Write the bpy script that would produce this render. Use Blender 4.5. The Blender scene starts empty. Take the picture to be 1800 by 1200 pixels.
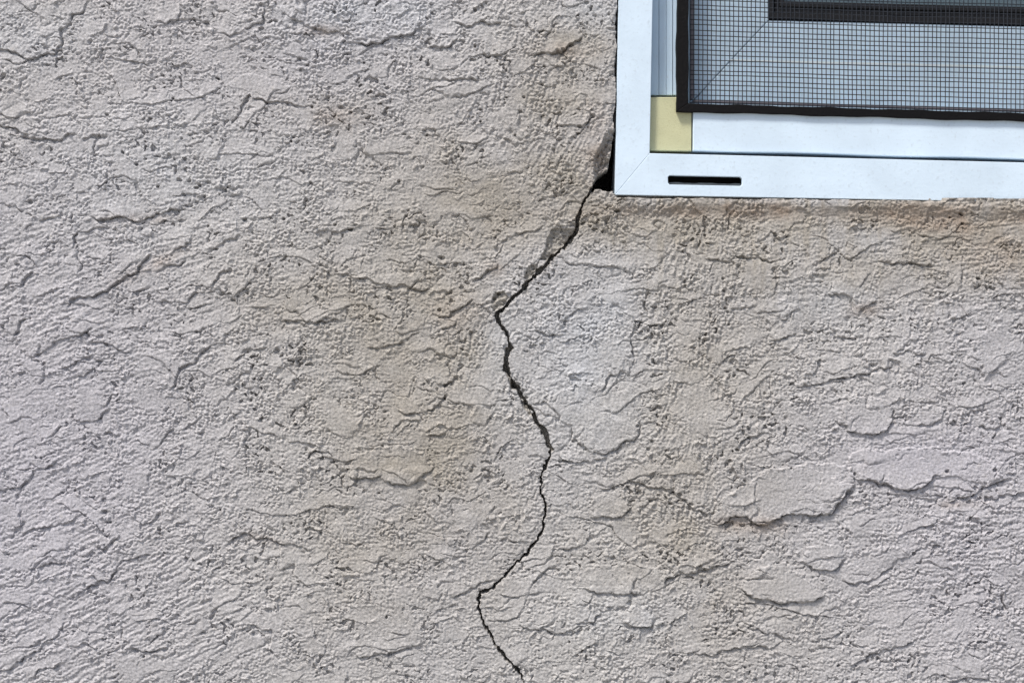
import bpy, bmesh, math
import numpy as np
from mathutils import Vector

# ------------------------------------------------------------------ camera, sky, sun, exposure
S = 0.0002                 # metres per photo pixel on the wall plane
D = 0.50                   # camera to wall
Z0 = 1.20                  # height of the picture centre above the ground
scene = bpy.context.scene
cam_d = bpy.data.cameras.new('camera')
cam = bpy.data.objects.new('camera', cam_d)
scene.collection.objects.link(cam)
cam.location = (0, -D, Z0)
cam.rotation_euler = (math.radians(90), 0, 0)
cam_d.sensor_width = 36
cam_d.lens = 36 * D / (1800 * S)
cam_d.clip_start = 0.01
cam_d.clip_end = 500
scene.camera = cam

SUN = Vector((-0.36, -0.35, 0.85)).normalized()
w = bpy.data.worlds.new('World'); scene.world = w
w.use_nodes = True
nt = w.node_tree
sky = nt.nodes.new('ShaderNodeTexSky'); sky.sky_type = 'NISHITA'; sky.sun_disc = False
sky.sun_elevation = math.asin(SUN.z)
sky.sun_rotation = math.atan2(SUN.x, SUN.y)
sky.air_density = 1.0; sky.dust_density = 3.0; sky.ozone_density = 1.0
nt.links.new(sky.outputs[0], nt.nodes['Background'].inputs[0])
nt.nodes['Background'].inputs[1].default_value = 0.05
sl = bpy.data.lights.new('sun', 'SUN'); sl.energy = 1.5; sl.angle = math.radians(10); sl.color = (1, .965, .92)
so = bpy.data.objects.new('sun', sl); scene.collection.objects.link(so)
so.location = SUN * 3 + Vector((0, 0, Z0))
so.rotation_euler = (-SUN).to_track_quat('-Z', 'Y').to_euler()
scene.view_settings.view_transform = 'Standard'
scene.view_settings.look = 'None'
scene.view_settings.exposure = 1.66
scene.view_settings.gamma = 1.0
scene.view_settings.use_curve_mapping = False

C = scene.collection

# ------------------------------------------------------------------ materials
def new_mat(name):
    m = bpy.data.materials.new(name); m.use_nodes = True
    return m, m.node_tree, m.node_tree.nodes['Principled BSDF']

def paint(name, col, rough=.35, bump=.02, spec=.4, dirt=.0, dirtcol=(.25, .22, .18), scale=60):
    m, t, b = new_mat(name)
    N, L = t.nodes, t.links
    b.inputs['Roughness'].default_value = rough
    b.inputs['Specular IOR Level'].default_value = spec
    co = N.new('ShaderNodeTexCoord')
    n1 = N.new('ShaderNodeTexNoise'); n1.inputs['Scale'].default_value = scale; n1.inputs['Detail'].default_value = 5
    n2 = N.new('ShaderNodeTexNoise'); n2.inputs['Scale'].default_value = scale * 14; n2.inputs['Detail'].default_value = 4
    L.new(co.outputs['Object'], n1.inputs['Vector']); L.new(co.outputs['Object'], n2.inputs['Vector'])
    r = N.new('ShaderNodeValToRGB')
    r.color_ramp.elements[0].position = .3; r.color_ramp.elements[1].position = .7
    r.color_ramp.elements[0].color = tuple(c * .88 for c in col) + (1,)
    r.color_ramp.elements[1].color = tuple(col) + (1,)
    L.new(n1.outputs[0], r.inputs[0])
    mix = N.new('ShaderNodeMix'); mix.data_type = 'RGBA'
    mr = N.new('ShaderNodeMapRange')
    mr.inputs[1].default_value = .58; mr.inputs[2].default_value = .75; mr.inputs[3].default_value = 0; mr.inputs[4].default_value = dirt
    L.new(n2.outputs[0], mr.inputs[0]); L.new(mr.outputs[0], mix.inputs[0])
    L.new(r.outputs[0], mix.inputs[6]); mix.inputs[7].default_value = tuple(dirtcol) + (1,)
    L.new(mix.outputs[2], b.inputs['Base Color'])
    bp = N.new('ShaderNodeBump'); bp.inputs['Strength'].default_value = bump * 5; bp.inputs['Distance'].default_value = .0001
    L.new(n2.outputs[0], bp.inputs['Height']); L.new(bp.outputs[0], b.inputs['Normal'])
    return m

M = {}
M['white'] = paint('white_paint', (.635, .745, .835), .45, .12, .3, .45, (.44, .50, .54))
M['channel'] = paint('shaded_channel_paint', (.53, .67, .79), .45, .05, .3, .3, (.40, .43, .45))  # frame white darkened: the recess shadow is put into this colour
M['beige'] = paint('beige_plastic', (.53, .52, .32), .5, .2, .3, .7, (.36, .34, .19), 160)
M['black'] = paint('black_metal', (.005, .0045, .005), .65, .4, .12, .5, (.014, .012, .011))
M['rubber'] = paint('black_rubber', (.018, .018, .02), .6, .2, .3, .4, (.07, .07, .075))
M['spline'] = paint('spline_rubber', (.16, .15, .17), .6, .2, .3, .4, (.16, .15, .17))
M['ridge_highlight'] = paint('painted_highlight', (.80, .88, .90), .4, .05, .3, .3, (.6, .64, .66))  # bright line on the sash ridge, its highlight painted as paler colour
M['lip_grey'] = paint('slot_lip_grey', (.20, .21, .21), .8, .3, .1, .6, (.07, .065, .06))  # mid grey with darker specks, for the lip inside the slot
M['sash'] = paint('sash_paint', (.68, .83, .95), .4, .08, .3, .35, (.55, .60, .64))
M['wire'] = paint('screen_wire', (.022, .026, .034), .5, .0, .3, .3, (.06, .06, .07))
M['cavity_shade'] = paint('shade_black', (.03, .028, .026), .8, .1, .1, .3, (.05, .045, .04))  # near-black painted in for the shade inside hole, slot and frame gaps
M['glass'] = paint('sky_toned_glass', (.16, .22, .25), .12, .0, .6, .35, (.3, .34, .36))  # opaque pane: reflected sky tone put into base colour, with pale specks
M['ground'] = paint('concrete_ground', (.30, .29, .27), .9, .3, .2, .4, (.2, .19, .17), 3)

def stucco_material():
    m, t, b = new_mat('stucco')
    N, L = t.nodes, t.links
    b.inputs['Roughness'].default_value = .93
    b.inputs['Specular IOR Level'].default_value = .15
    co = N.new('ShaderNodeTexCoord')
    def noise(scale, detail=4, rough=.55):
        n = N.new('ShaderNodeTexNoise'); n.inputs['Scale'].default_value = scale
        n.inputs['Detail'].default_value = detail; n.inputs['Roughness'].default_value = rough
        L.new(co.outputs['Object'], n.inputs['Vector']); return n.outputs[0]
    def attr(nm):
        a = N.new('ShaderNodeAttribute'); a.attribute_name = nm; return a.outputs['Fac']
    def rng(x, a, bb, c, d):
        r = N.new('ShaderNodeMapRange'); L.new(x, r.inputs[0])
        for i, v in enumerate((a, bb, c, d)): r.inputs[i + 1].default_value = v
        return r.outputs[0]
    def mul(x, y):
        n = N.new('ShaderNodeMath'); n.operation = 'MULTIPLY'; L.new(x, n.inputs[0])
        if isinstance(y, float): n.inputs[1].default_value = y
        else: L.new(y, n.inputs[1])
        return n.outputs[0]
    def mixc(f, a, c, mode='MIX'):
        n = N.new('ShaderNodeMix'); n.data_type = 'RGBA'; n.blend_type = mode
        if isinstance(f, float): n.inputs[0].default_value = f
        else: L.new(f, n.inputs[0])
        for i, v in ((6, a), (7, c)):
            if isinstance(v, tuple): n.inputs[i].default_value = v + (1,)
            else: L.new(v, n.inputs[i])
        return n.outputs[2]
    base = mixc(rng(noise(9, 5), .35, .65, 0, 1), (.388, .377, .378), (.402, .386, .366))
    base = mixc(mul(attr('lilac'), .65), base, (.388, .372, .408))
    base = mixc(mul(attr('pale'), rng(noise(70, 5), .3, .7, .3, 1)), base, (.45, .465, .49))
    base = mixc(mul(attr('stain'), rng(noise(60, 6, .6), .25, .75, .55, 1)), base, (.305, .276, .232))
    base = mixc(mul(attr('rust'), rng(noise(160, 5, .6), .3, .65, .25, .85)), base, (.27, .205, .155))
    base = mixc(attr('chip'), base, (.30, .28, .25))
    # sand grains: light and dark specks
    sp = rng(noise(1100, 3, .75), .3, .7, .66, 1.32)
    cmb = N.new('ShaderNodeCombineColor')
    for i in range(3): L.new(sp, cmb.inputs[i])
    base = mixc(1.0, base, cmb.outputs[0], 'MULTIPLY')
    base = mixc(rng(noise(420, 4), .62, .74, 0, .35), base, (.50, .47, .43))
    L.new(base, b.inputs['Base Color'])
    bp = N.new('ShaderNodeBump'); bp.inputs['Strength'].default_value = .55; bp.inputs['Distance'].default_value = .00035
    L.new(noise(1300, 5, .65), bp.inputs['Height']); L.new(bp.outputs[0], b.inputs['Normal'])
    return m
M['stucco'] = stucco_material()

# ------------------------------------------------------------------ helpers
def W(px, py, y=0.0):
    """photo pixel -> world point lying at depth y behind the wall plane"""
    k = (D + y) / D
    return Vector(((px - 900) * S * k, y, Z0 + (600 - py) * S * k))

def link(name, me, mat=None, parent=None):
    o = bpy.data.objects.new(name, me); C.objects.link(o)
    if mat: me.materials.append(M[mat])
    if parent:
        o.parent = parent
        o.matrix_parent_inverse = parent.matrix_world.inverted()
    return o

def thing(name, label, cat, loc=(0, 0, 0)):
    o = bpy.data.objects.new(name, None); C.objects.link(o)
    o.location = loc; o['label'] = label; o['category'] = cat
    o.empty_display_size = .02; o['kind'] = 'thing'
    bpy.context.view_layer.update()
    return o

def prism(name, poly, yf, yb, mat, parent, bevel=.0002, seg=2, label=None):
    """polygon in photo pixels at depth yf, extruded straight back to yb"""
    bm = bmesh.new()
    f = [bm.verts.new(W(x, y, yf)) for x, y in poly]
    bk = [bm.verts.new((v.co.x, yb, v.co.z)) for v in f]
    n = len(poly)
    bm.faces.new(f); bm.faces.new(bk[::-1])
    for i in range(n):
        bm.faces.new((f[i], bk[i], bk[(i + 1) % n], f[(i + 1) % n]))
    bmesh.ops.recalc_face_normals(bm, faces=bm.faces)
    if bevel:
        ed = [e for e in bm.edges if e.verts[0].co.y < yf + 1e-6 and e.verts[1].co.y < yf + 1e-6]
        bmesh.ops.bevel(bm, geom=ed, offset=bevel, segments=seg, profile=.5, affect='EDGES')
    me = bpy.data.meshes.new(name); bm.to_mesh(me); bm.free()
    o = link(name, me, mat, parent)
    if label: o['label'] = label
    return o

# ------------------------------------------------------------------ noise
def perlin(x, y, seed):
    xi = np.floor(x).astype(np.int64); yi = np.floor(y).astype(np.int64)
    xf = (x - xi).astype(np.float32); yf = (y - yi).astype(np.float32)
    def g(ix, iy, dx, dy):
        h = (ix * 374761393 + iy * 668265263 + seed * 1442695041) & 0xffffffff
        h = ((h ^ (h >> 13)) * 1274126177) & 0xffffffff
        h = (h ^ (h >> 16)) & 1023
        return GX[h] * dx + GY[h] * dy
    u = xf * xf * xf * (xf * (xf * 6 - 15) + 10); v = yf * yf * yf * (yf * (yf * 6 - 15) + 10)
    a = g(xi, yi, xf, yf); b = g(xi + 1, yi, xf - 1, yf)
    c = g(xi, yi + 1, xf, yf - 1); d = g(xi + 1, yi + 1, xf - 1, yf - 1)
    a = a + u * (b - a); c = c + u * (d - c)
    return (a + v * (c - a)) * 1.5
_an = np.linspace(0, 2 * np.pi, 1024, endpoint=False).astype(np.float32)
GX, GY = np.cos(_an), np.sin(_an)
def sstep(a, b, x):
    t = np.clip((np.asarray(x) - a) / (b - a), 0, 1); return t * t * (3 - 2 * t)

# ------------------------------------------------------------------ stucco wall: relief
STEP = 1.5
def axis(lo, hi, reach):
    core = np.arange(lo, hi + STEP, STEP)
    g = []; s = STEP; p = 0
    while p < reach: s *= 1.1; p += s; g.append(p)
    g = np.array(g)
    return np.concatenate([(core[0] - g)[::-1], core, core[-1] + g])
gx = axis(-36, 1836, 7000); gy = axis(-36, 1236, 7000)
X, Y = np.meshgrid(gx, gy)
cell = np.maximum(np.gradient(gx)[None, :], np.gradient(gy)[:, None])
damp = np.clip(STEP * 1.6 / cell, 0, 1)
shape = X.shape

# direction / streak / grit control points: x, y, angle (rising to the right), streak, grit
CP = np.array([
(60,700,18,.8,.3),(40,860,25,.8,.35),(150,1050,28,1.2,.4),(330,1050,28,1.2,.45),(300,900,30,.7,.7),(60,530,25,1,.45),
(300,560,20,.9,.6),(450,650,20,.3,1),(500,850,10,.3,.9),(600,560,8,.4,.8),(700,820,0,.2,.3),(700,650,0,.2,.7),
(650,1000,10,.4,.7),(700,1100,15,.2,.4),(100,280,10,.5,.7),(300,250,8,.5,.6),(200,120,0,.3,.7),(50,50,40,.3,.8),
(550,40,25,.4,1),(650,130,10,.3,1),(750,250,20,.3,.6),(800,350,5,.4,.35),(900,160,82,1,.7),(960,260,62,.9,.8),
(1020,150,80,.8,.7),(1060,60,45,.3,.5),(900,400,0,.3,.4),(840,650,75,.8,.5),(1000,480,20,.3,.9),(1060,560,0,.3,.7),
(1050,700,10,.5,.4),(1200,600,88,1.1,.9),(1250,720,82,1.1,.9),(1250,480,75,.8,.9),(1450,480,5,.6,.5),(1500,400,3,.6,.4),
(1700,400,5,.7,.5),(1700,530,10,.7,.6),(1750,620,20,.5,.5),(1500,560,5,.5,.5),(1350,620,10,.4,.6),(1400,740,20,.3,.9),
(1520,730,15,.4,.3),(1650,680,10,.2,1),(1600,820,0,.2,.25),(1380,870,0,.1,.25),(1200,920,84,1.1,.9),(1150,980,10,.3,.8),
(1060,1000,5,.3,.4),(1000,1080,10,.3,.5),(1080,1150,40,.4,.8),(1250,1080,10,.4,.9),(1400,1020,0,.1,.2),(1550,930,5,.7,.6),
(1600,1050,10,.6,.5),(1720,930,5,.8,.8),(1750,1080,20,.6,1),(1500,1150,20,.5,.6),(1650,1160,15,.5,.6),(900,870,10,.3,.5),
(880,1150,0,.2,.4),(800,1150,0,.2,.3),(420,150,0,.1,.15),(430,300,5,.4,.7)], float)
cxs = np.linspace(gx[0], gx[-1], 3); 
cgx = np.concatenate([[gx[0]], np.arange(-40, 1880, 20.), [gx[-1]]]); cgy = np.concatenate([[gy[0]], np.arange(-40, 1280, 20.), [gy[-1]]])
cX, cY = np.meshgrid(cgx, cgy)
wgt = 1 / (((cX[..., None] - CP[:, 0]) ** 2 + (cY[..., None] - CP[:, 1]) ** 2) + 900) ** 1.6
wgt /= wgt.sum(-1, keepdims=True)
def up(a):
    t = np.array([np.interp(gx, cgx, r) for r in a])
    return np.array([np.interp(gy, cgy, t[:, j]) for j in range(t.shape[1])]).T
th2 = np.radians(CP[:, 2]) * 2
ang = .5 * np.arctan2(up((wgt * np.sin(th2)).sum(-1)), up((wgt * np.cos(th2)).sum(-1)))
streak = up((wgt * CP[:, 3]).sum(-1)); grit = up((wgt * CP[:, 4]).sum(-1))

H = np.zeros(shape, np.float32)                 # millimetres, + is towards the viewer
smooth = np.zeros(shape, np.float32)            # 1 where the trowel left it smooth
wx = 5.0 * perlin(X / 22, Y / 22, 1) + 2.6 * perlin(X / 8, Y / 8, 2)
wy = 5.0 * perlin(X / 22, Y / 22, 3) + 2.6 * perlin(X / 8, Y / 8, 4)
XW, YW = X + wx, Y + wy

def win(pts, pad):
    p = np.asarray(pts, float)
    i0, i1 = np.searchsorted(gx, [p[:, 0].min() - pad, p[:, 0].max() + pad])
    j0, j1 = np.searchsorted(gy, [p[:, 1].min() - pad, p[:, 1].max() + pad])
    return np.s_[max(j0, 0):j1 + 1, max(i0, 0):i1 + 1]

def polydist(pts, x, y):
    """unsigned distance, side (+ on the raised side), position 0..1 along, local segment info"""
    p = np.asarray(pts, float)
    seg = p[1:] - p[:-1]; ln = np.hypot(seg[:, 0], seg[:, 1]); cum = np.concatenate([[0], np.cumsum(ln)])
    best = np.full(x.shape, 1e9); side = np.zeros(x.shape); tt = np.zeros(x.shape)
    for k in range(len(seg)):
        dx, dy = seg[k] / ln[k]
        rx, ry = x - p[k, 0], y - p[k, 1]
        t = np.clip(rx * dx + ry * dy, 0, ln[k])
        d = np.hypot(rx - t * dx, ry - t * dy)
        m = d < best - 1e-9
        sd = rx * dy - ry * dx                  # >0 on the left of travel (above when going right)
        best = np.where(m, d, best); side = np.where(m, sd, side); tt = np.where(m, cum[k] + t, tt)
    return best, side, tt / cum[-1]

def ledge(pts, h=.8, reach=45, under=1.5, rough=1.0):
    sl = win(pts, reach * 3)
    x = X[sl] + rough * wx[sl]; y = Y[sl] + rough * wy[sl]
    d, sd, t = polydist(pts, x, y)
    sg = np.where(sd > 0, d, -d)
    tp = sstep(0, .14, t) * sstep(0, .14, 1 - t) 
    ll = sum(math.hypot(b[0] - a[0], b[1] - a[1]) for a, b in zip(pts, pts[1:]))
    br = np.clip(.85 + 1.1 * perlin(t * ll / 13, t * 0 + pts[0][0] * .37, 17) + .6 * perlin(t * ll / 34, t * 0 + pts[0][1] * .53, 18), .15, 1.7)
    top = sstep(-.9, .9, sg)
    smooth[sl] = np.maximum(smooth[sl], .55 * tp * top * np.exp(-np.maximum(sg, 0) / (reach * .5)))
    H[sl] += (h * tp * (top * np.exp(-np.maximum(sg, 0) / reach) + .35 * (br - 1) * top * np.exp(-np.maximum(sg, 0) / 8) - br * sstep(.6, -1.2, sg) * under * np.exp(np.minimum(sg + 2.2, 0) / 1.8))).astype(np.float32)

def inside(pts, x, y):
    p = np.asarray(pts, float); r = np.zeros(x.shape, bool)
    for k in range(len(p)):
        x1, y1 = p[k]; x2, y2 = p[(k + 1) % len(p)]
        if y1 == y2: continue
        c = ((y1 > y) != (y2 > y)) & (x < (x2 - x1) * (y - y1) / (y2 - y1) + x1)
        r ^= c
    return r
def sdpoly(pts, x, y):
    q = list(pts) + [pts[0]]
    d, _, _ = polydist(q, x, y)
    return np.where(inside(pts, x, y), d, -d)

# broad unevenness
H += .55 * perlin(X / 210, Y / 170, 11) + .20 * perlin(X / 75, Y / 60, 12) + .07 * perlin(X / 33, Y / 28, 13)

# overlapping trowel scales: slow rise, sharp drop at the lower edge
def scales(period, amp, seed, lo, hi, tilt, flat):
    u = YW + tilt * X + 26 * perlin(X / 95, Y / 80, seed) + 9 * perlin(X / 28, Y / 25, seed + 1)
    f = u / period + .9 * perlin(X / 130, Y / 110, seed + 2)
    f = f - np.floor(f)
    m = sstep(lo, hi, perlin(X / 62, Y / 48, seed + 3))
    edge = np.where(f > .965, (1 - f) / .035, f ** 3 / .898)
    global smooth
    smooth = np.maximum(smooth, flat * m * sstep(.30, .70, f) * (1 - sstep(.95, .97, f))).astype(np.float32)
    brk = np.clip(.8 + 1.3 * perlin(X / 19, Y / 19, seed + 4), 0, 1.7)
    trench = (1 - sstep(2.2 / period, 4.6 / period, f)) * sstep(0, .5 / period, f)
    return amp * m * (edge - 1.15 * brk * trench)
H += (scales(92, .40, 21, -.05, .32, .16, 1.0) + scales(55, .30, 31, .08, .42, .28, .9) + scales(31, .22, 41, .16, .5, .1, .3)) * damp

# authored trowel edges, read off the photograph (raised side is left of travel)
LEDGES = [
([(-30,86),(0,88),(25,90),(45,100),(58,104),(72,97),(100,96),(106,70),(108,55),(118,42),(130,25),(145,18),(155,5),(162,-30)],1.0,60),
([(270,38),(295,40),(310,32),(330,34),(350,34),(372,41)],.8,30),
([(380,57),(405,60),(430,55),(445,45),(462,40),(465,5)],.9,35),
([(485,18),(503,25),(540,46),(560,49),(568,57),(595,58),(610,72),(630,73),(650,78),(665,76),(690,64),(700,62),(730,58),(742,48),(760,38)],1.3,60),
([(750,80),(762,81),(775,86),(795,78),(806,60)],1.1,25),
([(795,38),(806,43),(820,44),(835,42),(845,39),(855,43),(885,40)],1.1,22),
([(188,99),(205,105),(240,108),(255,115),(275,106)],.8,30),
([(410,222),(425,190),(435,166),(455,173),(478,178),(503,180),(530,186),(550,184)],1.0,50),
([(-30,208),(0,218),(30,228),(50,238),(70,243),(105,247),(120,238),(145,230)],1.1,45),
([(142,243),(160,241),(190,240)],.8,25),
([(-20,350),(0,357),(20,363),(45,369)],.8,30),
([(65,387),(100,383),(112,368)],.7,25),
([(150,380),(160,382),(190,386),(215,382),(230,386),(265,384),(280,376),(300,370),(335,369)],1.2,45),
([(10,505),(40,498),(50,480),(60,474)],.9,30),
([(126,438),(130,412),(145,404),(170,402),(195,394)],.8,30),
([(118,548),(122,530),(140,520),(165,518),(190,505),(205,498),(220,485),(240,478),(262,445),(272,438)],1.3,50),
([(270,478),(300,468),(325,459)],.9,25),
([(295,443),(325,435),(337,418)],.9,25),
([(365,442),(390,428),(405,418),(428,414)],.9,28),
([(275,526),(300,532),(330,530),(342,515),(346,498)],1.0,28),
([(368,508),(378,490),(395,478),(415,474)],.9,22),
([(412,528),(425,508),(443,504)],.8,20),
([(24,592),(30,575),(35,562),(52,559)],.9,25),
([(45,633),(65,622),(85,612),(95,600),(130,590),(150,582),(168,573)],1.2,40),
([(155,602),(185,605),(215,615),(235,624)],.9,35),
([(100,649),(135,636),(160,630),(172,620)],.9,28),
([(138,661),(155,655),(162,643)],.8,16),
([(298,694),(315,650),(330,640),(348,630),(355,615),(370,607),(405,604)],1.0,40),
([(410,638),(430,620),(440,612),(475,611)],.8,28),
([(395,672),(415,665),(435,653)],.8,22),
([(190,714),(193,688)],.7,15),
([(130,744),(170,735),(192,720)],.9,28),
([(268,794),(300,755),(314,732)],.6,25),
([(500,774),(530,778),(568,789)],.8,30),
([(-20,864),(0,860),(35,855),(50,845),(55,830),(75,822),(110,808)],1.1,45),
([(18,948),(25,925),(48,914)],.8,20),
([(33,942),(60,930),(110,920),(130,912),(150,898)],.9,28),
([(238,912),(250,920),(268,915),(281,898)],.8,22),
([(46,1001),(75,998),(90,985),(118,989)],.9,30),
([(176,968),(200,950),(212,943)],.9,20),
([(128,1052),(155,1030),(190,1020),(215,982),(245,977),(272,971)],1.0,40),
([(390,958),(410,945),(425,938),(440,935),(445,942),(465,945),(495,953),(555,969)],1.1,55),
([(-20,1184),(0,1178),(20,1170),(45,1155),(55,1150),(80,1132)],1.2,45),
([(220,1149),(245,1140),(265,1145),(300,1137)],1.0,30),
([(266,1127),(275,1115),(293,1104)],.8,20),
([(305,918),(332,914)],.8,20),
([(720,139),(755,138),(780,140),(850,139)],.8,30),
([(850,98),(870,95),(890,98)],.9,16),
([(930,97),(965,92),(990,90),(1005,75),(1028,66)],1.2,28),
([(980,220),(1010,222),(1030,215),(1048,201)],1.1,28),
([(590,476),(620,485),(640,490),(665,497),(680,499),(700,500),(720,505),(735,510),(762,507)],1.0,45),
([(550,411),(575,408),(590,408),(605,405),(625,400),(650,395)],.8,30),
([(660,403),(690,397)],.7,20),
([(715,400),(735,392),(750,382)],.8,18),
([(830,494),(855,480),(865,475),(880,460)],1.2,22),
([(765,556),(785,553),(805,545),(815,538),(834,525)],1.2,25),
([(776,576),(790,574),(804,568)],.9,16),
([(645,613),(675,608),(715,601)],.9,35),
([(490,567),(525,565),(570,563),(590,560),(605,566)],.8,25),
([(742,655),(755,675),(770,676),(790,672),(805,655),(817,636)],.9,22),
([(692,717),(715,727),(740,724),(757,718),(770,710),(788,682)],1.0,50),
([(748,766),(770,764),(785,758)],.9,20),
([(612,836),(630,839),(650,840),(672,838)],.9,50),
([(675,846),(690,850),(715,852),(735,845),(745,832),(764,820)],.9,45),
([(545,791),(575,795),(590,815),(608,832)],.7,30),
([(932,706),(960,710),(975,718),(988,730),(985,748)],.7,22),
([(1002,748),(1005,770),(1020,778),(1040,792)],.8,25),
([(1030,796),(1060,795),(1080,790),(1100,778),(1120,765),(1126,735)],1.0,50),
([(985,799),(1000,812),(1035,810),(1070,803)],.8,25),
([(988,566),(1000,553),(1010,545),(1018,541),(1027,549)],1.1,22),
([(1112,630),(1110,600),(1112,580),(1113,565),(1128,562)],1.0,26),
([(1104,655),(1112,628)],.8,20),
([(936,578),(965,588),(990,588)],.8,22),
([(1058,694),(1062,672),(1070,660),(1104,654)],.8,30),
([(1094,841),(1130,850),(1155,858),(1180,858),(1190,868),(1205,880),(1215,892),(1235,897),(1246,911)],1.0,50),
([(1240,915),(1252,919),(1275,920),(1285,910),(1310,908),(1325,917),(1340,922),(1360,918),(1370,908),(1385,902),(1400,901),(1430,906),(1450,906),(1468,895),(1478,880),(1490,865),(1501,850),(1502,826)],1.5,75),
([(1498,842),(1530,845),(1560,850),(1590,862),(1615,858),(1630,845),(1656,830)],1.3,60),
([(1660,884),(1690,875),(1715,868),(1730,855),(1750,845),(1782,838)],1.3,50),
([(1730,877),(1770,868),(1810,864)],1.0,35),
([(1540,866),(1600,872),(1660,884)],.5,30),
([(1462,742),(1485,745),(1495,757),(1520,760),(1545,760),(1560,752),(1574,732)],1.0,50),
([(1605,747),(1640,745),(1655,738),(1664,716)],.8,30),
([(1715,750),(1735,753),(1757,752),(1760,730)],.8,28),
([(1695,728),(1715,722),(1728,709)],.8,25),
([(1395,682),(1415,678),(1430,673),(1455,672),(1470,665),(1490,665),(1520,655),(1545,648),(1570,643),(1577,632)],1.1,40),
([(1690,636),(1705,644),(1720,655),(1732,670)],1.0,35),
([(1570,622),(1600,618),(1630,621)],.9,14),
([(1576,618),(1595,606),(1614,594)],.6,25),
([(1427,664),(1440,640),(1446,626)],.8,20),
([(1400,982),(1420,995),(1440,1001),(1460,1001),(1475,992),(1492,977)],.8,40),
([(1298,1032),(1325,1048),(1345,1055),(1368,1058),(1385,1056),(1410,1058),(1430,1055),(1455,1043)],1.1,55),
([(1474,1020),(1520,1025),(1540,1015),(1555,1000),(1575,987),(1590,978),(1610,971)],1.0,45),
([(1605,970),(1630,962),(1656,955)],.9,30),
([(1166,1035),(1175,1015),(1200,1008),(1230,1002),(1260,995),(1290,988)],1.1,40),
([(1096,1092),(1120,1100),(1143,1102),(1152,1086)],1.0,35),
([(905,1099),(950,1107),(985,1112),(1026,1112)],.8,35),
([(1012,1095),(1045,1088),(1058,1077)],.8,25),
([(1025,1033),(1050,1042),(1080,1045),(1110,1045),(1134,1042)],.8,40),
([(876,1043),(910,1045),(955,1039)],.6,30),
([(980,964),(1010,962),(1025,955),(1044,936)],.9,28),
([(1035,905),(1065,908),(1090,910),(1105,895),(1104,876)],.9,35),
([(600,957),(645,954)],.7,25),
([(826,967),(845,955),(857,932)],.9,22),
([(875,946),(900,950),(930,952)],.8,25),
([(793,1049),(820,1038),(845,1025),(868,1018)],.8,30),
([(755,1078),(785,1068),(800,1058)],.7,25),
([(618,1154),(650,1152),(680,1148),(700,1142),(750,1128)],.9,50),
([(1214,1147),(1250,1150),(1265,1140),(1310,1138),(1330,1134),(1355,1140),(1378,1123)],.9,35),
([(1315,1106),(1345,1108),(1375,1120),(1410,1123)],.9,28),
([(1425,1126),(1460,1118),(1480,1110)],.8,28),
([(1485,1175),(1515,1158),(1540,1148),(1580,1132),(1615,1124)],1.0,40),
([(1285,451),(1315,448),(1345,455),(1370,459)],.9,25),
([(1425,467),(1450,455),(1475,446)],.9,25),
([(1540,457),(1565,463),(1600,460),(1645,466)],1.1,35),
([(1455,516),(1475,520),(1500,520)],.8,20),
([(1506,551),(1530,535),(1545,528)],1.0,20),
([(1465,589),(1500,595),(1525,591)],.8,25),
([(1355,600),(1380,592),(1404,583)],.8,25),
([(1371,565),(1390,550),(1410,543)],.8,20),
([(1235,457),(1260,456),(1285,462)],.9,25),
([(1278,408),(1282,376)],.8,12),
([(1266,638),(1290,625),(1298,642)],.9,18),
([(1330,676),(1340,700),(1341,718)],-.7,14),
([(1278,806),(1290,830),(1304,848)],.9,20),
([(1300,792),(1305,775),(1320,765),(1352,759)],.9,20),
([(1660,1195),(1700,1190),(1740,1193)],1.0,25),
]
for p, h, r in LEDGES:
    ledge(p, h * .52, r * 1.25)

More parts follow.
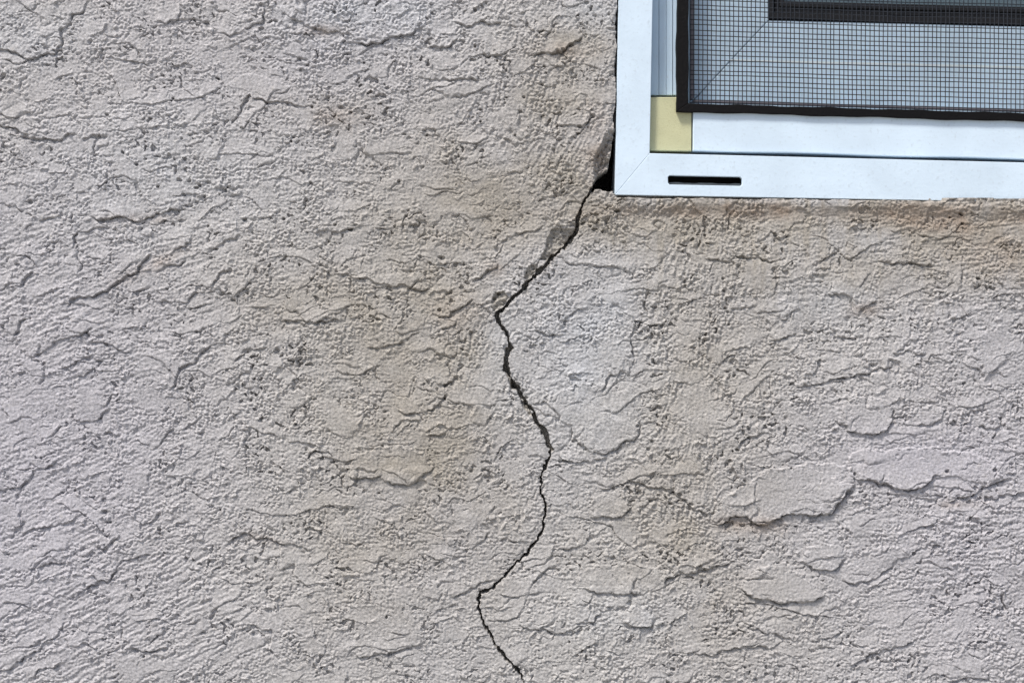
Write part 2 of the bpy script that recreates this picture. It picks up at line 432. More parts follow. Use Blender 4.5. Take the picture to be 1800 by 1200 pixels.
# smooth trowelled islands: their outlines (they become parts of the wall)
PATCHES = {
 'a': ([(1250,916),(1285,909),(1340,921),(1385,902),(1450,905),(1480,876),(1502,845),(1495,825),(1470,815),(1440,812),(1400,818),(1360,822),(1310,848),(1262,882)], .30, 'broad smooth trowelled island with a rusty lower lip, right of the crack'),
 'b': ([(1500,842),(1530,845),(1560,850),(1590,862),(1615,858),(1632,845),(1665,835),(1735,850),(1760,835),(1735,808),(1700,795),(1650,790),(1600,785),(1560,792),(1510,788),(1490,803)], .34, 'long lilac trowelled island near the right edge of the picture'),
 'c': ([(1485,745),(1495,757),(1520,760),(1545,760),(1562,750),(1572,730),(1560,706),(1530,695),(1495,700),(1480,720)], .26, 'rounded smooth lobe above the long lilac island'),
 'd': ([(1408,985),(1420,995),(1440,1001),(1460,1001),(1475,992),(1487,978),(1478,962),(1450,955),(1420,962)], .20, 'small round smooth disc below the rusty lipped island'),
 'e': ([(1303,1035),(1325,1048),(1345,1055),(1385,1056),(1430,1055),(1450,1044),(1420,1018),(1385,990),(1352,990),(1312,1012)], .28, 'smooth bowl shaped lobe below the small round disc'),
 'f': ([(615,836),(650,840),(715,852),(740,838),(760,822),(745,795),(700,780),(650,788),(618,808)], .15, 'smooth oval trowelled patch left of the crack'),
 'g': ([(960,720),(1003,748),(1030,792),(1075,790),(1118,764),(1124,735),(1110,690),(1060,672),(1000,680),(965,695)], .18, 'pale smooth tongue just right of the crack'),
 'h': ([(1100,1093),(1120,1100),(1143,1102),(1151,1086),(1140,1068),(1105,1062),(1080,1075)], .22, 'small pale raised lobe low on the wall right of the crack'),
 'i': ([(400,150),(440,162),(500,176),(530,168),(490,140),(430,128)], .12, 'narrow smooth sliver high on the left of the wall'),
 'k': ([(1042,906),(1065,908),(1090,910),(1104,895),(1103,876),(1080,866),(1050,872),(1036,888)], .16, 'small smooth lobe between the crack and the rusty lipped island'),
 'l': ([(1012,1030),(1050,1042),(1080,1045),(1134,1042),(1170,1022),(1176,1004),(1130,992),(1060,990),(1020,1004)], .14, 'wide flat pale patch low on the wall, just right of the crack'),
 'm': ([(1195,690),(1215,672),(1240,676),(1262,695),(1290,720),(1296,755),(1250,770),(1205,750),(1180,720)], .10, 'faint rounded smooth patch between the vertical drag marks'),
 'j': ([(630,1150),(680,1147),(745,1128),(740,1085),(680,1075),(630,1100)], .10, 'faint smooth patch near the bottom, left of the crack'),
}
patch_sd = {}
for k, (p, h, lab) in PATCHES.items():
    sl = win(p, 40)
    sd = sdpoly(p, X[sl] + wx[sl] * .8, Y[sl] + wy[sl] * .8)
    H[sl] += (h * 1.5 * sstep(-1.2, 1.2, sd)).astype(np.float32)
    smooth[sl] = np.maximum(smooth[sl], .95 * sstep(-1, 7, sd))
    patch_sd[k] = (sl, sd)

SMOOTH = [(60,720,90,60,-20,.7),(40,880,60,30,-20,.5),(830,340,110,60,0,.6),(740,250,60,30,-20,.5),(1235,720,60,50,0,.6),(1100,1015,80,28,-5,.8),(1010,880,30,40,0,.4),
(1540,1085,70,40,-15,.6),(1640,700,40,25,0,.3),(1480,545,70,22,0,.6),(1480,420,90,18,0,.6),(1700,560,80,30,0,.45),(1560,905,60,20,0,.3),(860,650,30,80,10,.6),(1060,640,50,40,0,.6),
(700,600,70,40,0,.5),(730,700,50,25,0,.6),(90,160,60,30,0,.5),(160,250,60,30,0,.5),(250,340,70,30,0,.35),(450,270,80,20,5,.5),(250,620,60,25,-20,.4),(640,450,70,30,0,.4),
(1120,720,30,60,0,.4),(1330,570,60,25,0,.4),(1380,520,60,30,0,.4),(1750,640,60,40,0,.4),(1640,1110,90,30,-15,.4),(870,1090,30,60,0,.6),(560,880,60,30,0,.3),(980,640,40,30,0,.3),(1060,90,26,60,0,.4)]
for cx, cy, rx, ry, rot, v in SMOOTH:
    sl = win([(cx, cy)], 1.6 * max(rx, ry))
    a_ = math.radians(rot); dx, dy = XW[sl] - cx, YW[sl] - cy
    q_ = np.hypot((dx * math.cos(a_) + dy * math.sin(a_)) / rx, (-dx * math.sin(a_) + dy * math.cos(a_)) / ry)
    smooth[sl] = np.maximum(smooth[sl], v * (1 - sstep(.7, 1.15, q_ + .35 * perlin(X[sl] / 25, Y[sl] / 22, 19))))

# trowel streaks: noise smeared along the stroke
ca, sa = np.cos(ang), -np.sin(ang)
acc = np.zeros(shape, np.float32); acc2 = np.zeros(shape, np.float32)
for k in range(-4, 5):
    acc += perlin((X + ca * k * 3.4 + wx * .3) / 6.2, (Y + sa * k * 3.4 + wy * .3) / 6.2, 51) * math.exp(-(k / 3.2) ** 2)
    acc2 += perlin((X + ca * k * 6) / 15, (Y + sa * k * 6) / 15, 52) * math.exp(-(k / 3.2) ** 2)
acc *= .42; acc2 *= .42
# sand grit: crumbs with dark little gaps between them
g1 = perlin(XW / 7.4, YW / 6.8, 61); g2 = perlin(X / 4.8, Y / 4.5, 62); g3 = perlin(XW / 15, YW / 13, 63)
clump = sstep(-.25, .35, perlin(X / 48, Y / 40, 64) + .5 * perlin(X / 19, Y / 17, 65))
gr = .16 + .84 * grit * (.18 + 1.0 * clump)
k_s = 1 - .84 * smooth
b1 = np.abs(perlin(XW / 12.5, YW / 10.5, 66)); b2 = np.abs(perlin(X / 7.8 + .3 * g3, Y / 6.8, 67))
crumb = .55 * np.minimum(b1, .45) + 1.0 * np.minimum(b2, .5) + .75 * np.minimum(g1, .3) + .55 * g2
H += damp * k_s * (.36 * streak * acc + .15 * streak * acc2 + .60 * gr * crumb)
H += damp * .06 * g2
# crumbs standing proud
cr = sstep(.30, .48, perlin(XW / 10, YW / 8.5, 71)) * sstep(.05, .3, perlin(X / 55, Y / 45, 72))
H += damp * k_s * .50 * cr
# pinholes
pit = sstep(.36, .50, perlin(XW / 9.5, YW / 8.5, 81)) * sstep(.12, .35, perlin(X / 70, Y / 60, 82))
H -= damp * k_s * 1.5 * pit * (.3 + .7 * grit)
pn = sstep(.36, .44, perlin(X / 6.6, Y / 5.8, 83) ) * sstep(.02, .4, perlin(X / 46, Y / 38, 84) + .3 * (grit - .6))
H -= damp * k_s * .62 * pn
gn = sstep(.33, .43, perlin(X / 6.0, Y / 5.2, 85)) * sstep(0, .4, perlin(X / 45, Y / 38, 86))
H += damp * k_s * .24 * gn
PITS = [(278,328,5,2),(303,174,4,2),(265,211,5,2),(175,240,4,1.5),(240,290,5,2),(345,330,6,2.2),(360,345,5,2),(352,326,5,2),
(323,342,5,2),(315,317,7,1.8),(332,318,6,1.5),(366,322,7,1.6),(396,334,5,2),(400,330,4,2),(430,385,6,2),(478,383,4,2),(500,384,4,2),(546,321,6,2),
(385,140,5,2),(382,138,4,2),(188,202,5,1.6),(215,268,4,2),(590,395,4,1.5),(512,248,5,1.8),(515,240,4,1.5),(548,188,5,2),(610,97,5,1.8),
(600,190,8,1.6),(617,198,5,1.6),(680,155,5,1.6),(835,18,6,1.8),(835,82,4,2),(844,192,4,2),(845,212,4,2),(750,236,4,2),(700,320,5,2),
(890,172,4,1.8),(920,172,4,1.6),(905,237,4,1.6),(955,150,4,2),(960,128,4,2),(958,118,4,2),(885,120,5,1.6),(890,125,5,1.6),(640,110,4,2),
(680,1083,4,2.2),(252,1155,4,1.8),(290,972,4,1.6),(385,896,4,1.8),(667,868,4,1.6),(828,827,5,1.6),(855,838,6,1.4),(860,845,5,1.4),
(1607,973,6,2.4),(1475,1170,5,2.2),(1398,925,4,1.8),(1305,975,5,1.8),(1342,970,5,1.6),(1665,826,6,2),(1748,825,6,2),(1502,833,6,1.8),
(1690,376,5,2.4),(1692,392,4,2.4),(1670,382,4,1.8),(1706,600,5,1.6),(1270,490,5,1.6),(1275,540,6,1.6),(1280,548,5,1.6),(1282,572,5,1.6),(1272,512,4,1.6),
(1288,635,6,1.6),(1345,690,5,1.2),(1270,800,5,2),(1283,810,5,2),(1296,790,5,2),(1316,770,6,2),(1308,845,5,2),(1390,822,4,2),
(1000,1128,4,1.6),(1195,868,6,1.6),(1215,885,6,1.6),(1180,885,5,1.6),(1005,80,8,1.6),(990,88,6,1.4),(1040,205,7,1.8),(1018,222,6,1.8),
(870,525,6,1.6),(878,517,5,1.5),(740,452,6,1.6),(777,455,6,1.6),(772,545,5,1.8),(1030,790,4,1.6),(1145,775,5,1.6),(1120,748,5,1.8),(1140,790,5,1.6)]
for px, py, r, dp in PITS:
    sl = win([(px, py)], r * 3)
    d = np.hypot(X[sl] + wx[sl] * .5 - px, (Y[sl] + wy[sl] * .5 - py) * 1.15)
    H[sl] -= (dp * .75 * (1 - sstep(r * .3, r * .8, d))).astype(np.float32)

# the crack
CRACK = [(1066,322,9),(1048,330,8),(1036,338,6),(1027,350,4),(1019,370,5),(1016,395,8),(1008,415,9),(985,440,8),(965,460,8),(945,480,8),(925,500,8),(905,520,7),
(885,540,7),(872,552,10),(880,570,7),(891,592,7),(896,610,10),(888,632,11),(890,650,9),(901,672,6),(912,690,6),(925,708,7),(938,722,8),
(943,740,8),(955,755,11),(962,770,9),(969,790,9),(965,805,8),(957,820,5),(952,840,4),(950,860,5),(957,880,4),(960,900,5),(956,925,5),(945,948,5),
(930,968,6),(915,982,7),(898,1000,7),(880,1020,7),(862,1034,6),(843,1043,6),(841,1060,6),(846,1080,5),(855,1105,5),(868,1125,6),(880,1145,7),
(895,1160,8),(908,1175,6),(918,1195,6),(925,1215,5),(940,1260,5),(930,1420,5),(960,1700,5),(945,2400,4)]
cp = np.array(CRACK, float)
sl = win(cp[:, :2], 140)
cx_, cy_ = X[sl] + .5 * wx[sl] + 2.3 * perlin(X[sl] / 7, Y[sl] / 7, 91), Y[sl] + .5 * wy[sl] + 2.3 * perlin(X[sl] / 7, Y[sl] / 7, 92)
cd, cs, ct = polydist(cp[:, :2], cx_, cy_)
lnn = np.concatenate([[0], np.cumsum(np.hypot(*(cp[1:, :2] - cp[:-1, :2]).T))]); lnn /= lnn[-1]
wid = np.interp(ct, lnn, cp[:, 2]) * .43 * np.clip(.86 - .22 * sstep(800, 860, Y[sl]) + .9 * perlin(X[sl] / 16, Y[sl] / 16, 93) + .3 * perlin(X[sl] / 6, Y[sl] / 6, 94), .3, 1.5)
crk = np.clip((wid - cd) / 1.4 + .5, 0, 1)
# the slab right of the crack stands a hair proud; both lips are slightly crumbled
H[sl] += (np.where(cs > 0, .34 * np.exp(-cd / 40), 0) - .25 * np.exp(-cd / 5)).astype(np.float32)
crackmask = np.zeros(shape, np.float32); crackmask[sl] = crk

# chips broken off along the crack
chip = np.zeros(shape, np.float32)
CHIPS = [([(1013,400),(1004,401),(972,404),(963,420),(957,438),(948,458),(962,459),(985,437),(1006,414)],1.3),
         ([(945,464),(934,464),(926,474),(921,488),(928,493),(944,476)],1.0),
         ([(884,512),(872,514),(862,532),(868,546),(884,536),(896,522)],.7),
         ([(888,636),(897,670),(908,682),(900,684),(890,664),(884,645)],.9),
         ([(914,700),(926,712),(938,730),(930,728),(918,714)],.8)]
chip_sd = []
for p, dp in CHIPS:
    s2 = win(p, 30); sd = sdpoly(p, X[s2] + wx[s2] * .5, Y[s2] + wy[s2] * .5)
    H[s2] -= ((dp + .7 * perlin(X[s2] / 11, Y[s2] / 10, 121) + .45 * perlin(X[s2] / 5, Y[s2] / 5, 122)) * sstep(-1.2, 1.2, sd)).astype(np.float32)
    chip[s2] = np.maximum(chip[s2], sstep(-1, 1.5, sd)); chip_sd.append((s2, sd))

# stucco edge along the window: worn gap at the left, hole at the corner, lip below
def frame_left(y): return 1087 - 6 / 343 * y
s2 = win([(940, -300), (1090, 345)], 1)
dl = frame_left(Y[s2]) - X[s2]
edge_n = perlin(Y[s2] / 30, Y[s2] * 0 + .5, 95) * 1.6 + perlin(X[s2] / 9, Y[s2] / 9, 96) * 1.3
below = 1 - sstep(336, 341, Y[s2])
H[s2] += (below * (.2 * np.exp(-dl / 40) - .5 * np.exp(-np.maximum(dl - 4, 0) / 5) - 7 * (1 - sstep(1.4, 3.2, dl + 1.5 * edge_n - 2.0 * sstep(170, 260, Y[s2]))))).astype(np.float32)
# eroded slope above the hole
ER = [(1088,225),(1068,226),(1060,244),(1050,262),(1043,282),(1044,296),(1040,304),(1045,334),(1088,334)]
s2 = win(ER, 30); sd = sdpoly(ER, X[s2] + wx[s2] * .8, Y[s2] + wy[s2] * .8)
H[s2] -= ((1.7 + 1.5 * perlin(X[s2] / 17, Y[s2] / 14, 111) + .9 * np.abs(perlin(X[s2] / 9, Y[s2] / 8, 112)) + .9 * perlin(X[s2] / 6, Y[s2] / 5.5, 114) + .5 * perlin(X[s2] / 4, Y[s2] / 4, 115)) * sstep(-2, 12, sd) + .6 * sstep(0, 3, sd)).astype(np.float32)
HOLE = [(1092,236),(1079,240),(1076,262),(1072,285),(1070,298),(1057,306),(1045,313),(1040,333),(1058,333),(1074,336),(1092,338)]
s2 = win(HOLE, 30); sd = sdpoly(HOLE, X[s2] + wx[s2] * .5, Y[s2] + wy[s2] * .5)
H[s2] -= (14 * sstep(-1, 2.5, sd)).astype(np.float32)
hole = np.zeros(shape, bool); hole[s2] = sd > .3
# below the window
def sill(x): return 344.0 + (x - 1081) * (6.0 / 719) + 3.2 * sstep(1520, 1700, x)
s2 = win([(1060, 330), (gx[-1], 460)], 0)
dsl = Y[s2] - sill(X[s2]) - 2.2 * perlin(X[s2] / 40, X[s2] * 0 + 3.3, 97) - 1.2 * perlin(X[s2] / 11, Y[s2] / 11, 98)
inx = sstep(1078, 1092, X[s2])
open_ = np.clip(1 - sstep(1540, 1680, X[s2] + 60 * perlin(X[s2] / 25, X[s2] * 0 + 1.7, 113)), 0, 1) * (.35 + .65 * sstep(-.5, .0, perlin(X[s2] / 60, X[s2] * 0 + 9.1, 99)))
H[s2] += (inx * (.55 * np.exp(-np.maximum(dsl, 0) / 20) + .35 * np.exp(-((dsl - 12) / 9) ** 2) - .35 * sstep(18, 34, dsl) * np.exp(-np.maximum(dsl - 34, 0) / 55)
          - 4.5 * open_ * (1 - sstep(2.2, 4.2, dsl)))).astype(np.float32)

H -= crackmask * 4.5
wall_y = -(H * .001).astype(np.float64)

# ------------------------------------------------------------------ dirt and colour zones (own shapes, not light)
def blob(cx, cy, rx, ry, rot=0):
    a = math.radians(rot); dx, dy = X - cx, Y - cy
    u = (dx * math.cos(a) + dy * math.sin(a)) / rx; v = (-dx * math.sin(a) + dy * math.cos(a)) / ry
    return np.exp(-(u * u + v * v))
nb = perlin(X / 120, Y / 100, 101) + .6 * perlin(X / 45, Y / 40, 102)
stain = .55 * blob(700, 560, 150, 280) + .5 * blob(640, 920, 150, 260) + .5 * blob(790, 620, 60, 330) + .8 * blob(980, 210, 110, 150) + .7 * blob(880, 350, 160, 90) \
      + 1.0 * blob(1200, 400, 190, 42) + 1.0 * blob(1500, 376, 300, 26) + 1.1 * blob(1740, 420, 170, 75) + .6 * blob(1230, 640, 130, 260) \
      + .6 * blob(1480, 470, 200, 55) + .5 * blob(1170, 930, 170, 150) + .45 * blob(540, 520, 220, 90) + .6 * blob(1010, 82, 80, 30) + .3 * blob(740, 760, 90, 110) \
      + .35 * blob(1280, 1090, 160, 110) + .35 * blob(880, 880, 60, 200) + .3 * blob(560, 200, 120, 50)
drip = sstep(-.05, .45, perlin(X / 16 + .25 * perlin(X / 30, Y / 60, 132), Y / 400, 131)) * np.exp(-np.clip(Y - 350, 0, None) / (60 + 70 * sstep(-.2, .4, perlin(X / 50, Y * 0 + .5, 133)))) * (Y > 340) * (X > 1075)
stain = np.clip(stain * (1 + .45 * nb) + .7 * drip, 0, 1)
rust = .9 * blob(1315, 922, 55, 14) + .5 * blob(1520, 545, 30, 14) + .6 * blob(990, 90, 50, 12) + .5 * blob(1640, 370, 50, 14) + .5 * blob(260, 470, 55, 12, -25) \
     + .5 * blob(590, 205, 40, 18) + .4 * blob(1700, 395, 90, 14) + .4 * blob(560, 55, 40, 10) + .5 * blob(1680, 885, 40, 8) + .5 * blob(870, 470, 18, 14) + .95 * blob(1050, 255, 26, 50) + .8 * blob(1330, 372, 240, 13) + .9 * blob(1690, 384, 130, 20) + .5 * blob(1760, 440, 90, 40) + .45 * blob(1300, 365, 70, 14) \
     + .4 * blob(800, 560, 50, 30, -25) + .35 * blob(470, 948, 40, 9, 15) + .35 * blob(240, 385, 60, 9)
rust = np.clip(rust * (1 + .8 * nb), 0, 1)
lilac = np.clip(.9 * blob(60, 820, 300, 420) + .8 * blob(1720, 950, 260, 330) + .4 * blob(350, 120, 420, 200) + .5 * blob(1600, 800, 160, 60), 0, 1)
pale = np.clip(.75 * blob(1040, 620, 110, 170) + .6 * blob(1060, 20, 90, 60) + .6 * blob(870, 620, 40, 100) + .6 * blob(640, 20, 160, 60) + .5 * blob(1450, 420, 130, 24) + .4 * blob(60, 60, 90, 60)
     + .55 * blob(1450, 530, 90, 40) + .4 * blob(300, 300, 200, 120) + .5 * blob(1100, 1080, 110, 60) + .7 * blob(1350, 358, 280, 7), 0, 1)
attrs = dict(stain=stain, rust=rust, lilac=lilac, pale=pale, chip=np.clip(chip + .8 * (crackmask > .5) , 0, 1))

# ------------------------------------------------------------------ wall meshes
ny, nx = shape
PX = (X - 900) * S; PZ = Z0 + (600 - Y) * S
verts = np.stack([PX, wall_y, PZ], -1).reshape(-1, 3).astype(np.float32)
idx = np.arange(ny * nx).reshape(ny, nx)
quads = np.stack([idx[:-1, :-1], idx[1:, :-1], idx[1:, 1:], idx[:-1, 1:]], -1)
qx = .5 * (gx[:-1] + gx[1:])[None, :] + 0 * Y[:-1, :-1]; qy = .5 * (gy[:-1] + gy[1:])[:, None] + 0 * X[:-1, :-1]
WR, WT = 3300, -1500                                    # right and top ends of the window opening (photo pixels)
opening = (qx > frame_left(qy) + 2.5) & (qy < sill(qx) - 4) & (qx < WR) & (qy > WT)
underground = PZ[:-1, :-1] < .0
label_of = np.zeros((ny - 1, nx - 1), np.int32)        # 0 coat
def mark(sl, cond, n):
    j, i = sl[0], sl[1]
    full = np.zeros(shape, bool); full[sl] = cond
    label_of[full[:-1, :-1]] = n
names = {0: ('stucco_coat', None)}
n = 1
for k in PATCHES:
    mark(patch_sd[k][0], patch_sd[k][1] > 0, n); names[n] = ('trowelled_patch', PATCHES[k][2]); n += 1
clab = ['largest grey chip broken out beside the crack below the window corner', 'narrow chip on the left lip of the crack', 'small crumbled chip at the upper bend of the crack',
        'thin chip along the crack where it turns down', 'small chip on the left lip of the crack midway down']
for (s2, sd), lb in zip(chip_sd, clab):
    mark(s2, sd > 0, n); names[n] = ('chip', lb); n += 1
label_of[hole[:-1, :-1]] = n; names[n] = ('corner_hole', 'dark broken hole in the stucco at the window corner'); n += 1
label_of[crackmask[:-1, :-1] > .5] = n; names[n] = ('crack', 'long jagged dark crack from the window corner to the bottom'); n += 1
label_of[opening | underground] = -1

wall = thing('stucco_wall', 'rough grey stucco wall with trowel marks and a jagged crack below the window corner', 'wall', (0, 0, 0))
def build_part(name, sel, lab):
    q = quads[sel]
    if len(q) == 0: return
    u, inv = np.unique(q.ravel(), return_inverse=True)
    me = bpy.data.meshes.new(name)
    nv, nf = len(u), len(q)
    me.vertices.add(nv); me.vertices.foreach_set('co', verts[u].ravel())
    me.loops.add(nf * 4); me.loops.foreach_set('vertex_index', inv.ravel().astype(np.int32))
    me.polygons.add(nf); me.polygons.foreach_set('loop_start', np.arange(0, nf * 4, 4, dtype=np.int32))
    me.polygons.foreach_set('loop_total', np.full(nf, 4, np.int32))
    me.update(calc_edges=True)
    me.shade_flat()
    for an, av in attrs.items():
        a = me.attributes.new(an, 'FLOAT', 'POINT'); a.data.foreach_set('value', av.reshape(-1)[u].astype(np.float32))
    o = link(name, me, 'cavity_shade' if name == 'corner_hole' else 'stucco', wall)  # corner hole gets its shade as near-black colour
    if lab: o['label'] = lab
for k, (nm, lab) in names.items():
    build_part(nm, label_of == k, lab)

# ground below, out of the picture
me = bpy.data.meshes.new('ground')
me.from_pydata([(-60, -120, 0), (60, -120, 0), (60, .05, 0), (-60, .05, 0)], [], [(0, 1, 2, 3)])
g = link('ground', me, 'ground'); g['kind'] = 'structure'

# ------------------------------------------------------------------ window
FY = .0004                                               # depth of the outer frame face
win_o = thing('window', 'white metal window frame with mitred corner and weep slot, set in the stucco', 'window', W(1081, 343, .01))
def xl(y): return 1087 - 6 / 343 * y                     # outer left edge
def xi(y): return 1147 - 5 / 268 * y                     # inner left edge of the jamb
def yb(x): return 342.5 + (x - 1081) * .0175             # outer bottom edge
def yt(x): return 269.5 + (x - 1142) * .0248             # inner top edge of the bottom rail
R, T = 3260, -1460
jamb = prism('jamb', [(xl(T), T), (xl(343) , yb(1081)), (xi(269), yt(1142)), (xi(T), T + 70)], FY, .03, 'white', win_o, .00018)
# bottom rail with a real weep slot cut through its face
def rail_with_slot():
    bm = bmesh.new()
    P = [(xl(343), yb(1081)), (xi(269), yt(1142)), (R - 60, yt(R - 60)), (R, yb(R))]
    s = [(1177, 308.5), (1301, 311), (1304, 314), (1304.5, 324), (1301.5, 327), (1177, 324.5), (1174.5, 321.5), (1174, 311.5)]   # slot
    xs0, xs1 = 1177, 1301
    def v(p, y): return bm.verts.new(W(p[0], p[1], FY) + Vector((0, y, 0)))
    th = .0016
    fr = {}
    pts = dict(a=P[0], b=P[1], c=(xs0, yt(xs0)), d=(xs1, yt(xs1)), e=P[2], f=P[3], g=(xs1, yb(xs1)), h=(xs0, yb(xs0)), **{f's{i}': q for i, q in enumerate(s)})
    F = {k: v(p, 0) for k, p in pts.items()}
    for loop in ('a b c s0 s7 s6 s5 h', 'c d s1 s0', 's5 s4 g h', 'd e f g s4 s3 s2 s1'):
        bm.faces.new([F[k] for k in loop.split()])
    Bk = {k: v(p, th) for k, p in pts.items() if k[0] == 's'}
    for i in range(8):
        a, b = f's{i}', f's{(i + 1) % 8}'
        bm.faces.new((F[a], F[b], Bk[b], Bk[a]))
    Bo = {k: v(pts[k], .0296) for k in 'abef'}
    Bo['c'] = v(pts['c'], .0296); Bo['d'] = v(pts['d'], .0296); Bo['g'] = v(pts['g'], .0296); Bo['h'] = v(pts['h'], .0296)
    ring = 'a b c d e f g h'.split()
    for i in range(8):
        a, b = ring[i], ring[(i + 1) % 8]
        bm.faces.new((F[a], F[b], Bo[b], Bo[a]))
    bmesh.ops.recalc_face_normals(bm, faces=bm.faces)
    y0 = FY + 1e-6
    ed = [e for e in bm.edges if all(x.co.y < y0 for x in e.verts) and any(f.normal.y > -.9 for f in e.link_faces)]
    bmesh.ops.bevel(bm, geom=ed, offset=.00018, segments=2, profile=.5, affect='EDGES')
    me = bpy.data.meshes.new('bottom_rail'); bm.to_mesh(me); bm.free()
    return link('bottom_rail', me, 'white', win_o)
rail = rail_with_slot()
prism('weep_slot', [(1160, 300), (1320, 300), (1320, 334), (1160, 334)], .010, .012, 'cavity_shade', rail, 0)  # near-black plate painted in for the shade inside the slot
prism('slot_lip', [(1165, 320.3)] + [(x, 320.6 + (x - 1174) * .0192 + .5 * math.sin(x * .11) + .3 * math.sin(x * .31)) for x in range(1172, 1310, 4)] + [(1316, 332), (1165, 330)], FY + .0022, .0065, 'lip_grey', rail, .0002)
prism('jamb', [(R - 62, yt(R - 62)), (R - 62, T + 70), (R, T), (R, yb(R))], FY, .03, 'white', win_o, .00018)
prism('head_rail', [(xl(T), T), (xi(T), T + 70), (R - 62, T + 70), (R, T)], FY, .03, 'white', win_o, .00018)
# recessed channel beside the jamb, with fine extrusion lines
CH = .0062
def chan(x0, x1, y, nm='channel'):
    return prism(nm, [(x0, T + 40), (x0 - 3 * (168 - T) / 170 * .0, 167), (x1, 167.5), (x1, T + 40)], y, .02, 'channel', win_o, .0001)
chan(1128, 1158, CH); chan(1158.6, 1171, CH + .0003); chan(1171.6, 1182, CH + .0001); chan(1182.5, 1206, CH + .0004)
# unpainted corner block
prism('corner_block', [(1128, 171), (1128, 264.5), (1215.5, 265.5), (1215.8, 190), (1203, 190), (1203, 171)], .0030, .016, 'beige', win_o, .00022, label='small yellowish beige block in the lower corner of the frame')
# inner bottom rail, its lower edge slightly wavy
low = [(x, 264.5 + (x - 1218) * .0263 + .9 * math.sin(x * .021) * (1 if x < 1700 else .4)) for x in range(1218, 1900, 40)] + [(R - 40, 266 + (R - 1258) * .0263)]
prism('inner_rail', [(1218.5, 190)] + low + [(R - 40, 190 + (R - 1258) * .0263)], .0022, .016, 'white', win_o, .00028)
prism('frame_back', [(1100, T), (1100, 335), (R - 10, 345), (R - 10, T)], .0205, .0215, 'cavity_shade', win_o, 0)  # near-black backing, shade of the frame gaps put into its colour

# sash seen through the screen
SY = .0105
sl_ = .0240
def syb(x, y0): return y0 + (x - 1350) * sl_
stile = prism('sash_stile', [(1150, T + 90), (1149.6, 249.4), (1350.4, 36), (1351, T + 120)], SY, .0195, 'sash', win_o, .00035)
srail = prism('sash_rail', [(1150.6, 250.6), (1351.4, 36), (R - 100, syb(R - 100, 36)), (R - 100, syb(R - 100, 240))], SY, .0195, 'sash', win_o, .00035)
prism('rail_ridge_highlight', [(1282, 104.5), (1279, 108), (R - 120, syb(R - 120, 109.5)), (R - 120, syb(R - 120, 106))], SY - .00012, SY + .001, 'ridge_highlight', srail, .0)  # thin ridge, its lit line painted in a paler colour
# glazing gasket: three stepped black strips along the glass
prism('gasket', [(1351, T + 120), (1351, 33), (R - 100, syb(R - 100, 33)), (R - 100, syb(R - 100, 23)), (1361, 23.3), (1361, T + 120)], SY - .0005, .0198, 'rubber', win_o, .0003)
prism('gasket', [(1361.5, T + 120), (1361.5, 22.6), (R - 100, syb(R - 100, 22.4)), (R - 100, syb(R - 100, 13)), (1370, 13.2), (1370, T + 120)], SY + .0008, .0198, 'rubber', win_o, .0003)
prism('gasket', [(1370.5, T + 120), (1370.5, 12.4), (R - 100, syb(R - 100, 12.4)), (R - 100, syb(R - 100, 2)), (1379, 2.2), (1379, T + 120)], SY + .0002, .0198, 'rubber', win_o, .0003)
prism('glass_pane', [(1360, T + 120), (1360, 20), (R - 100, syb(R - 100, 20)), (R - 100, T + 120)], SY + .0045, .0199, 'glass', win_o, 0)

# ------------------------------------------------------------------ insect screen
scr = thing('insect_screen', 'black framed insect screen with fine dark mesh, seated in the white window', 'window screen', W(1190, 196, .003))
BY = .0010
def sb(x, y0): return y0 + (x - 1200) * .0288
SR = R - 60
wob = lambda u, k: .7 * math.sin(u * .043 + k) + .5 * math.sin(u * .117 + 2 * k)
le = [(1202 - (yy - T - 60) * 13 / (136 - T) + wob(yy, 1) * (0 < yy + 60), yy) for yy in list(np.arange(-60., 196, 16))]
li = [(1211 - (yy + 60) * .004 + wob(yy, 3) * .8, yy) for yy in np.arange(170., -70, -16)]
prism('frame_bar', [(1202, T + 60)] + le + [(1189, 196), (1210, 181.5)] + li + [(1216, T + 80)], BY, .0042, 'black', scr, .0002)
lo_ = [(xx, sb(xx, 196.3) + wob(xx * .7, 2)) for xx in np.arange(1205., 1880, 17)]
up_ = [(xx, sb(xx, 181.5) + wob(xx, 5) * .9) for xx in np.arange(1880., 1225, -15)]
prism('frame_bar', [(1189, 196)] + lo_ + [(SR, sb(SR, 196)), (SR - 26, sb(SR - 26, 179))] + up_ + [(1210, 181.5)], BY + .00005, .0042, 'black', scr, .0002)
prism('frame_bar', [(SR, sb(SR, 196)), (SR, T + 60), (SR - 26, T + 80), (SR - 26, sb(SR - 26, 179))], BY, .0042, 'black', scr, .0002)
prism('frame_bar', [(1202, T + 60), (1216, T + 80), (SR - 26, T + 80), (SR, T + 60)], BY, .0042, 'black', scr, .0002)
MY = .0034
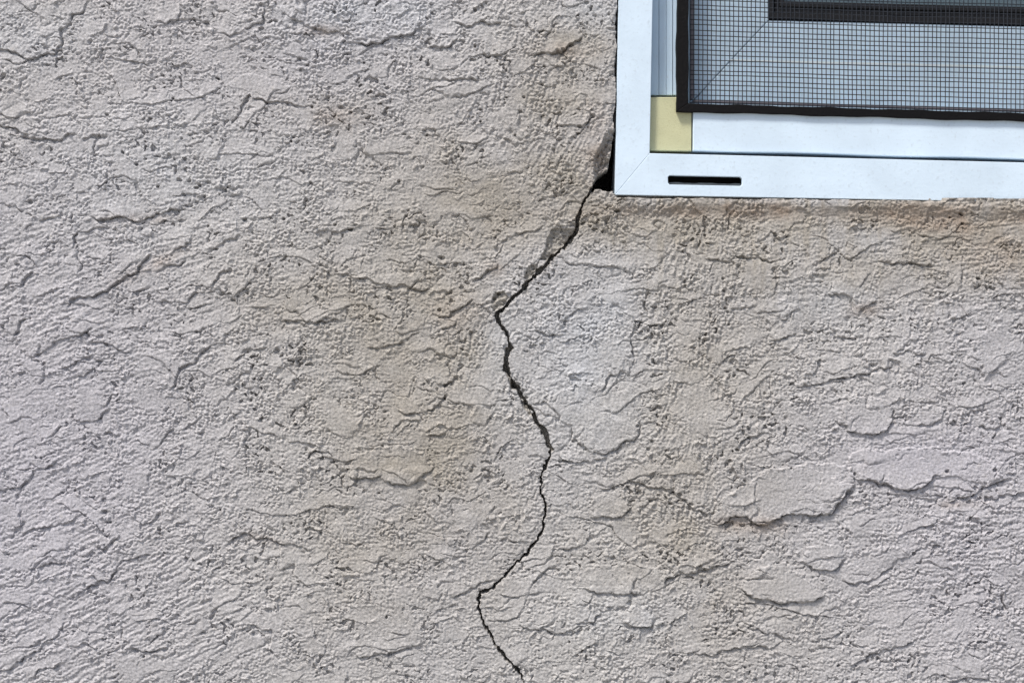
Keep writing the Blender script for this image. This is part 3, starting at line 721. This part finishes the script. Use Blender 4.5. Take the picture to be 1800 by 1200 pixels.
prism('spline', [(1216.5, T + 80), (1214, 176), (1220, 172), (1222.5, T + 86)], MY + .0006, MY + .0020, 'spline', scr, .0003)
prism('spline', [(1214, 180), (SR - 28, sb(SR - 28, 180)), (SR - 28, sb(SR - 28, 176.5)), (1220, 176)], MY + .0006, MY + .0020, 'spline', scr, .0003)

rng_ = np.random.default_rng(5)
MY = .0034; WRAD = .80 * S
mv, mf = [], []
def wire(pts):
    b = len(mv)
    m = len(pts)
    p = np.array(pts)
    dr = p[-1] - p[0]; vert = abs(dr[2]) > abs(dr[0])
    for q in p:
        for (a, c) in ((-1, 0), (0, -1), (1, 0), (0, 1)):
            mv.append((q[0] + (a * WRAD if vert else 0), q[1] + c * WRAD, q[2] + (0 if vert else a * WRAD)))
    for i in range(m - 1):
        for k in range(4):
            k2 = (k + 1) % 4
            mf.append((b + i * 4 + k, b + i * 4 + k2, b + i * 4 + 4 + k2, b + i * 4 + 4 + k))
PXV, PXH = 7.75, 8.75
tops = T + 60
ph = rng_.uniform(0, 6.28, 8)
def bulge(x, y):
    return 2.4 * math.sin(x / 160 + ph[0]) * math.sin(y / 190 + ph[1]) + .6 * math.sin(x / 57 + ph[2] + y / 83)
kx = 1212.0
while kx < SR - 8:
    j = rng_.normal(0, .45)
    pts = []
    for yy in np.concatenate([np.arange(sb(kx, 184), -60, -24.), [-300, -700, tops]]):
        xx = kx + j + .5 * bulge(kx, yy) + rng_.normal(0, .18) - (yy - 180) * .004
        pts.append(tuple(W(xx, yy, MY - WRAD * .8)))
    wire(pts); kx += PXV
ky = 184.0
while ky > tops:
    j = rng_.normal(0, .45); pts = []
    for xx in np.concatenate([np.arange(1212, 1860, 26.), [2100, 2500, 2900, SR - 6]]):
        yy = sb(xx, ky) + j + .5 * bulge(xx * 1.3, ky) + rng_.normal(0, .18)
        pts.append(tuple(W(xx, yy, MY + WRAD * .8)))
    wire(pts); ky -= PXH
me = bpy.data.meshes.new('mesh_screen'); me.from_pydata(mv, [], mf); me.update()
ms = link('mesh_screen', me, 'wire', scr); ms['kind'] = 'stuff'
